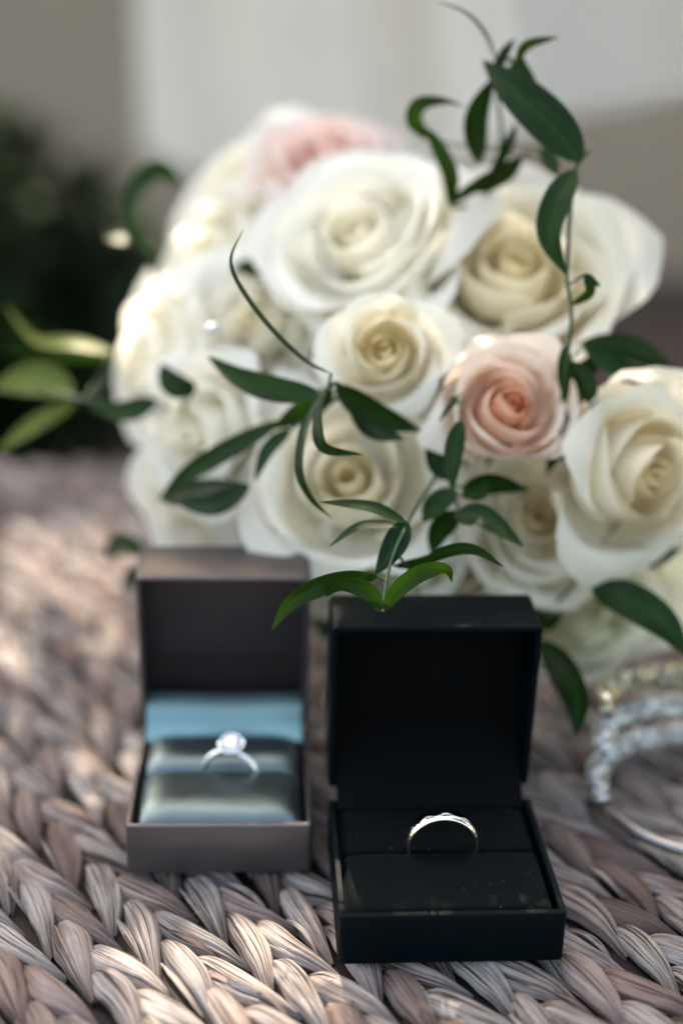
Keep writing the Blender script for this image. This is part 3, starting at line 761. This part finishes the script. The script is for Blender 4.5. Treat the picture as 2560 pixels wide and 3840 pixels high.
# sprig in the middle with the long tendril leaf
sprig([(800, 900, 400), (770, 880, 388), (745, 900, 384), (705, 980, 382), (690, 1060, 380)], [
    ([(760, 858, 380), (700, 828, 377), (620, 752, 374), (552, 660, 372), (529, 595, 371), (558, 527, 370)], 24, dict(roll=1.05, fold=.1)),
    ([(735, 905, 388), (640, 897, 392), (550, 868, 396), (477, 818, 400)], 66, dict(roll=.25)),
    ([(770, 880, 382), (742, 925, 377), (733, 985, 373), (750, 1030, 371), (832, 1044, 369)], 42, dict(roll=.9, twist=-1.6, fold=.3)),
    ([(770, 885, 395), (860, 950, 398), (968, 990, 400)], 70, dict(roll=.3)),
    ([(728, 905, 386), (697, 990, 382), (688, 1080, 378), (715, 1145, 377), (762, 1190, 376)], 26, dict(roll=.7)),
    ([(650, 965, 408), (530, 1030, 412), (430, 1090, 418), (362, 1152, 424)], 52, dict(roll=.3)),
    ([(370, 1145, 424), (450, 1132, 420), (552, 1108, 414)], 74, dict(roll=-.7)),
    ([(668, 985, 404), (615, 1035, 404), (585, 1105, 404)], 40, dict(roll=.5)),
    ([(765, 895, 402), (700, 940, 405), (625, 985, 408)], 64, dict(roll=-.35)),
    ([(800, 905, 400), (850, 985, 398), (930, 1010, 396)], 56, dict(roll=-.5)),
    ([(575, 1115, 408), (490, 1160, 412), (395, 1150, 418)], 60, dict(roll=.35)),
])
# sprig beside the pink rose
sprig([(1060, 900, 404), (1048, 1000, 398), (1042, 1120, 394), (1060, 1190, 390)], [
    ([(1062, 905, 392), (1040, 925, 390), (1008, 968, 389)], 20, dict(roll=.6)),
    ([(1058, 965, 386), (1042, 1040, 385), (1038, 1128, 386)], 48, dict(roll=.2)),
    ([(1045, 1185, 388), (1110, 1190, 384), (1202, 1256, 380)], 66, dict(roll=-.5)),
    ([(1050, 1130, 392), (1000, 1160, 394), (970, 1200, 396)], 60, dict(roll=.4)),
    ([(1060, 1140, 394), (1100, 1130, 396), (1120, 1100, 398)], 60, dict(roll=-.7)),
    ([(1045, 1100, 398), (1005, 1060, 400), (985, 990, 402)], 62, dict(roll=.3)),
    ([(1055, 1175, 396), (1010, 1215, 398), (990, 1275, 400)], 60, dict(roll=-.3)),
    ([(1060, 1120, 398), (1130, 1110, 400), (1215, 1125, 402)], 58, dict(roll=.5)),
])
# tall sprig at the top right
sprig([(1110, 470, 432), (1150, 330, 424), (1140, 200, 414), (1150, 120, 408)], [
    ([(1335, 372, 392), (1270, 292, 394), (1180, 205, 398), (1108, 138, 404)], 108, dict(roll=.25, fold=.2, mat='leaf')),
    ([(1098, 372, 418), (1092, 270, 414), (1135, 172, 410)], 62, dict(roll=.35)),
    ([(1140, 145, 408), (1115, 80, 404), (1070, 30, 400), (1003, 2, 398)], 16, dict(roll=1.0)),
    ([(1135, 165, 408), (1155, 125, 408), (1182, 88, 410)], 30, dict(roll=.5)),
    ([(1185, 142, 406), (1210, 100, 402), (1282, 83, 398)], 34, dict(roll=.8)),
    ([(1180, 135, 408), (1195, 160, 406), (1232, 190, 404)], 50, dict(roll=.3)),
    ([(985, 320, 424), (950, 275, 420), (965, 235, 414), (1020, 228, 410), (1076, 246, 408)], 48, dict(roll=.7, twist=1.4)),
    ([(1035, 475, 424), (1032, 400, 420), (1000, 330, 418), (975, 290, 416)], 46, dict(roll=.5)),
    ([(1030, 468, 422), (1110, 412, 420), (1222, 345, 418)], 34, dict(roll=.6)),
    ([(1120, 420, 426), (1160, 340, 424), (1185, 280, 422)], 34, dict(roll=.6)),
    ([(1240, 340, 416), (1268, 375, 412), (1280, 405, 410)], 38, dict(roll=.3)),
    ([(1090, 440, 422), (1160, 400, 420), (1200, 370, 420)], 50, dict(roll=.8)),
])
sprig([(1350, 345, 396), (1318, 400, 393), (1302, 620, 389), (1312, 720, 389), (1300, 850, 394), (1280, 960, 404)], [
    ([(1322, 388, 392), (1282, 455, 388), (1262, 540, 386), (1300, 632, 386)], 74, dict(roll=.25)),
    ([(1312, 700, 389), (1352, 672, 386), (1348, 640, 384), (1342, 628, 384)], 26, dict(roll=.4)),
    ([(1342, 630, 384), (1358, 645, 383), (1378, 656, 382)], 22, dict(roll=.2)),
    ([(1300, 790, 394), (1296, 860, 396), (1300, 930, 398)], 36, dict(roll=.3)),
    ([(1340, 800, 404), (1420, 850, 404), (1480, 862, 406), (1568, 840, 410)], 62, dict(roll=-.6)),
    ([(1330, 790, 412), (1450, 800, 414), (1560, 860, 416)], 60, dict(roll=-.2)),
    ([(1290, 960, 412), (1330, 870, 414), (1400, 790, 420)], 60, dict(roll=.3)),
    ([(1290, 930, 402), (1285, 1010, 404), (1255, 1090, 406)], 56, dict(roll=.4)),
    ([(1305, 830, 398), (1345, 880, 398), (1365, 950, 400)], 52, dict(roll=-.4)),
])
sprig([(1240, 1420, 432), (1310, 1350, 420), (1350, 1290, 415), (1420, 1200, 418)], [
    ([(1358, 1352, 410), (1440, 1378, 404), (1525, 1435, 400), (1580, 1510, 398)], 96, dict(roll=-.3)),
    ([(1238, 1475, 416), (1290, 1535, 408), (1325, 1615, 402), (1322, 1695, 400)], 80, dict(roll=.35)),
    ([(1225, 1400, 424), (1255, 1430, 422), (1290, 1405, 420)], 44, dict(roll=.5)),
    ([(1420, 1250, 420), (1490, 1275, 420), (1570, 1255, 420)], 66, dict(roll=.4)),
])
# leaves at the left shoulder of the bouquet
sprig([(420, 940, 440), (330, 935, 446), (180, 915, 452), (60, 880, 458)], [
    ([(420, 425, 490), (365, 388, 484), (318, 430, 480), (305, 500, 478), (345, 600, 478)], 54, dict(roll=.5, twist=1.2)),
    ([(235, 545, 474), (300, 545, 476), (380, 585, 480)], 66, dict(roll=-.9)),
    ([(268, 812, 462), (170, 790, 464), (80, 780, 468), (10, 698, 474)], 50, dict(roll=.9, mat='leaf_olive')),
    ([(250, 820, 464), (120, 815, 468), (-10, 805, 474)], 44, dict(roll=-.8)),
    ([(170, 905, 460), (80, 872, 464), (-20, 890, 468)], 92, dict(roll=.4, mat='leaf_olive')),
    ([(175, 925, 462), (80, 975, 464), (-10, 1040, 468)], 46, dict(roll=.4, mat='leaf_olive')),
    ([(362, 922, 436), (290, 945, 440), (200, 935, 444)], 58, dict(roll=.4)),
    ([(438, 905, 430), (395, 880, 430), (370, 835, 432)], 66, dict(roll=.3)),
    ([(420, 912, 428), (436, 890, 427), (430, 868, 426)], 30, dict(roll=.3)),
    ([(240, 1265, 470), (285, 1255, 466), (335, 1275, 462)], 70, dict(roll=-.5)),
    ([(330, 1300, 470), (300, 1330, 468), (285, 1360, 468)], 40, dict(roll=.5)),
])
# leaves packed deep between the blooms
lr = random.Random(21)
core = D(900, 900, 480)
stemsp = []
for q in range(5):
    lv = []
    for k in range(11):
        dx, dy = lr.uniform(360, 1480), lr.uniform(560, 1420)
        if dx < 600 and dy > 1150: dx += 300
        dp = lr.uniform(458, 482) + (30 if dx < 600 else 0)
        a = lr.uniform(0, 6.28); ln = lr.uniform(90, 150)
        lv.append(([(dx, dy, dp), (dx + math.cos(a) * ln * .5, dy + math.sin(a) * ln * .5, dp - 6), (dx + math.cos(a) * ln, dy + math.sin(a) * ln, dp - 4)], lr.uniform(45, 75), dict(roll=lr.uniform(-.7, .7))))
    sprig([(900, 1000, 520), (500 + 200 * q, 950, 470), (560 + 180 * q, 900 + 60 * q, 452)], lv)
# bound stems lying back on the mat
tie = Vector((42, 560, 42)); end = Vector((86, 640, 9))
for k in range(9):
    a = 2 * math.pi * k / 9; off = Vector((math.cos(a) * 9, 0, math.sin(a) * 9)) if k else Vector()
    src = D(*ROSES[k][:2], ROSES[k][2] + 42)
    me = MB(); me.tube(catmull([src, tie.lerp(src, .25) + off, tie + off * .8, end + off * .75], 14), 2.3, 7); me.build('stem', M['stem'], bq)
me = MB(); me.tube([tie - (end - tie) * .12, tie + (end - tie) * .18, tie + (end - tie) * .42], [12.5, 12.0, 12.2], 18, False); me.build('ribbon', M['ribbon'], bq)

# crystal headed pin pushed into a bloom
pc = D(487, 752, 420)
pn = empty('pearl_pin', pc, 'small pale bead headed pin pushed into a white rose', 'pin')
me = MB()
me.grid(lambda u, v_: pc + Vector((math.sin(v_ * math.pi) * math.cos(u * 6.2832), math.sin(v_ * math.pi) * math.sin(u * 6.2832), math.cos(v_ * math.pi))) * 1.7, 14, 9)
me.build('bead', M['crystal'], pn)
me = MB(); me.tube([pc, pc + FW * 26], .35, 6); me.build('shaft', M['silver'], pn)

# ------------------------------------------------------------------ backdrop: hanging dress, veil, shrub
hem = [(500, 545), (620, 610), (760, 660), (1000, 700), (1500, 700), (1850, 560), (2060, 440), (2300, 390), (2620, 330)]
def hem_y(px):
    for (a, b), (c, d) in zip(hem, hem[1:]):
        if px <= c: return b + (d - b) * (px - a) / (c - a)
    return hem[-1][1]
def dress(u, v_):
    px = 530 + (2640 - 530) * u
    dp = 1150 + 22 * math.sin(u * 17 + 1.5 * v_) + 9 * math.sin(u * 41 + 1.2 + v_ * 3.6) + 10 * math.sin(u * 8 + v_ * 1.6)
    lo = AT(px, hem_y(px), dp); hi_z = 340
    p = Vector((lo.x * (1 + .02 * v_), lo.y + 8 * v_, lo.z + (hi_z - lo.z) * v_))
    return p
me = MB(); me.grid(dress, 150, 24)
o = me.build('hanging_dress', M['dress'], smooth=True); tag(o, 'pale white gauzy bridal fabric hanging in soft folds behind the bouquet', 'dress')
c00, c10, c11, c01 = AT(1900, -120, 540), AT(2760, -160, 368), AT(2720, 360, 420), AT(2000, 430, 640)
def veil(u, v_):
    p = c00.lerp(c10, u).lerp(c01.lerp(c11, u), v_)
    return p + FW * (3 * math.sin(u * 9 + v_ * 4) + 2 * math.sin(v_ * 7))
me = MB(); me.grid(veil, 40, 30)
lu, lv_ = (c10 - c00).length, (c01 - c00).length
me.uv = [(a * lu, b * lv_) for a, b in me.uv]
o = me.build('bridal_veil', M['tulle']); tag(o, 'sheer grey white tulle net veil hanging above the right roses', 'veil')

def blob_leaf(me, c, r, size):
    a = Vector((r.gauss(0, 1), r.gauss(0, 1), r.gauss(0, 1))).normalized(); b = a.orthogonal().normalized(); nn = a.cross(b)
    L, Wd = size, size * .42
    me.add([c - a * L * .5, c - b * Wd * .5 + nn * L * .06, c + b * Wd * .5 + nn * L * .06, c + a * L * .5 - nn * L * .1, c + a * L * .12 - b * Wd * .48, c + a * L * .12 + b * Wd * .48],
           [(0, 2, 1), (1, 2, 5, 4), (4, 5, 3)], [(0, 0), (.3, -1), (.3, 1), (1, 0), (.6, -1), (.6, 1)])
r = random.Random(11)
def shrub(base, rad, hgt, n, label):
    s = empty('shrub', base, label, 'shrub')
    base = Vector(base)
    me = MB()
    for k in range(7):
        a = k * .9; e = Vector((math.cos(a), math.sin(a), 0)) * rad * .6
        me.tube([base, base + e * .4 + Vector((0, 0, hgt * .4)), base + e + Vector((0, 0, hgt * .85))], [6, 4, 1.5], 6)
    me.build('trunk', M['bark'], s)
    me = MB()
    for k in range(n):
        q = Vector((r.gauss(0, 1), r.gauss(0, 1), r.gauss(0, 1))).normalized() * (r.random() ** .4)
        c = base + Vector((q.x * rad, q.y * rad * .7, hgt * .52 + q.z * hgt * .50))
        c += Vector((noise.noise(c * .01), noise.noise(c * .012 + Vector((5, 0, 0))), noise.noise(c * .011))) * 25
        blob_leaf(me, c, r, r.uniform(34, 62))
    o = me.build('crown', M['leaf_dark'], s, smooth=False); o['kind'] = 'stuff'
    me = MB()
    for k in range(n // 22):
        q = Vector((r.gauss(0, 1), r.gauss(0, 1), r.gauss(0, 1))).normalized()
        blob_leaf(me, base + Vector((q.x * rad, q.y * rad * .7 - 10, hgt * .52 + q.z * hgt * .50)), r, r.uniform(30, 50))
    o = me.build('highlight_leaves', M['leaf'], s, smooth=False); o['kind'] = 'stuff'  # glossier, greener outer leaves added as highlight spots on the dark crown
shrub((-430, 1290, -300), 270, 400, 3400, 'dark green leafy shrub in deep shade behind the mat')
shrub((-800, 1420, -300), 280, 440, 2600, 'second dark shrub farther out beyond the mat corner')

# ------------------------------------------------------------------ unseen leafy branch shading the scene, leaves cleared along chosen beams for sun spots
tb = empty('shade_branch', Vector((-60, 430, 40)) + SUN * 760 + Vector((0, 260, 40)), 'unseen leafy tree branch shading the mat and bouquet', 'branch')
ex = SUN.cross(Vector((0, 0, 1))).normalized(); ey = ex.cross(SUN)
cen = Vector((-10, 430, 40)) + SUN * 760
beams = [(Vector((-27, 276, 0)), 15), (Vector((-8, 285, 0)), 14), (Vector((-14, 271, 0)), 13), (Vector((24, 264, 0)), 6), (Vector((-108, 520, 0)), 30), (Vector((-122, 440, 0)), 11), (Vector((-85, 470, 0)), 9), (D(290, 850, 465), 13)]
me = MB()
r = random.Random(5)
for k in range(8200):
    c = cen + ex * r.uniform(-300, 300) + ey * r.uniform(-330, 330) + SUN * r.uniform(-110, 110)
    size = r.uniform(26, 48)
    ok = True
    for bp_, br_ in beams:
        q = c - bp_; q = q - SUN * q.dot(SUN)
        if q.length < br_ + size * .18: ok = False; break
    if ok: blob_leaf(me, c, r, size)
o = me.build('foliage', M['leaf'], tb, smooth=False); o['kind'] = 'stuff'
me = MB()
me.tube([cen + ex * 320 + ey * 40 + SUN * 60, cen + ex * 90 + ey * 20 + SUN * 20, cen - ex * 120 + ey * 60, cen - ex * 300 + ey * 110], [11, 8, 6, 2.5], 8)
me.build('limb', M['bark'], tb)

# unseen bough added right of the mat to block sky light there
tb2 = empty('shade_branch', (420, 380, 420), 'unseen dark leafy bough added to dim the right side of the mat', 'branch')
me = MB(); r = random.Random(8)
for k in range(2600):
    q = Vector((r.gauss(0, 1), r.gauss(0, 1), r.gauss(0, 1))).normalized() * (r.random() ** .45)
    blob_leaf(me, Vector((370 + q.x * 130, 330 + q.y * 300, 330 + q.z * 230)), r, r.uniform(34, 60))
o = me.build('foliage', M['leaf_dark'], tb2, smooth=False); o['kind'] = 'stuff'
me = MB(); me.tube([Vector((620, 560, 640)), Vector((480, 440, 500)), Vector((380, 330, 380)), Vector((330, 180, 240))], [14, 10, 6, 3], 8); me.build('limb', M['bark'], tb2)
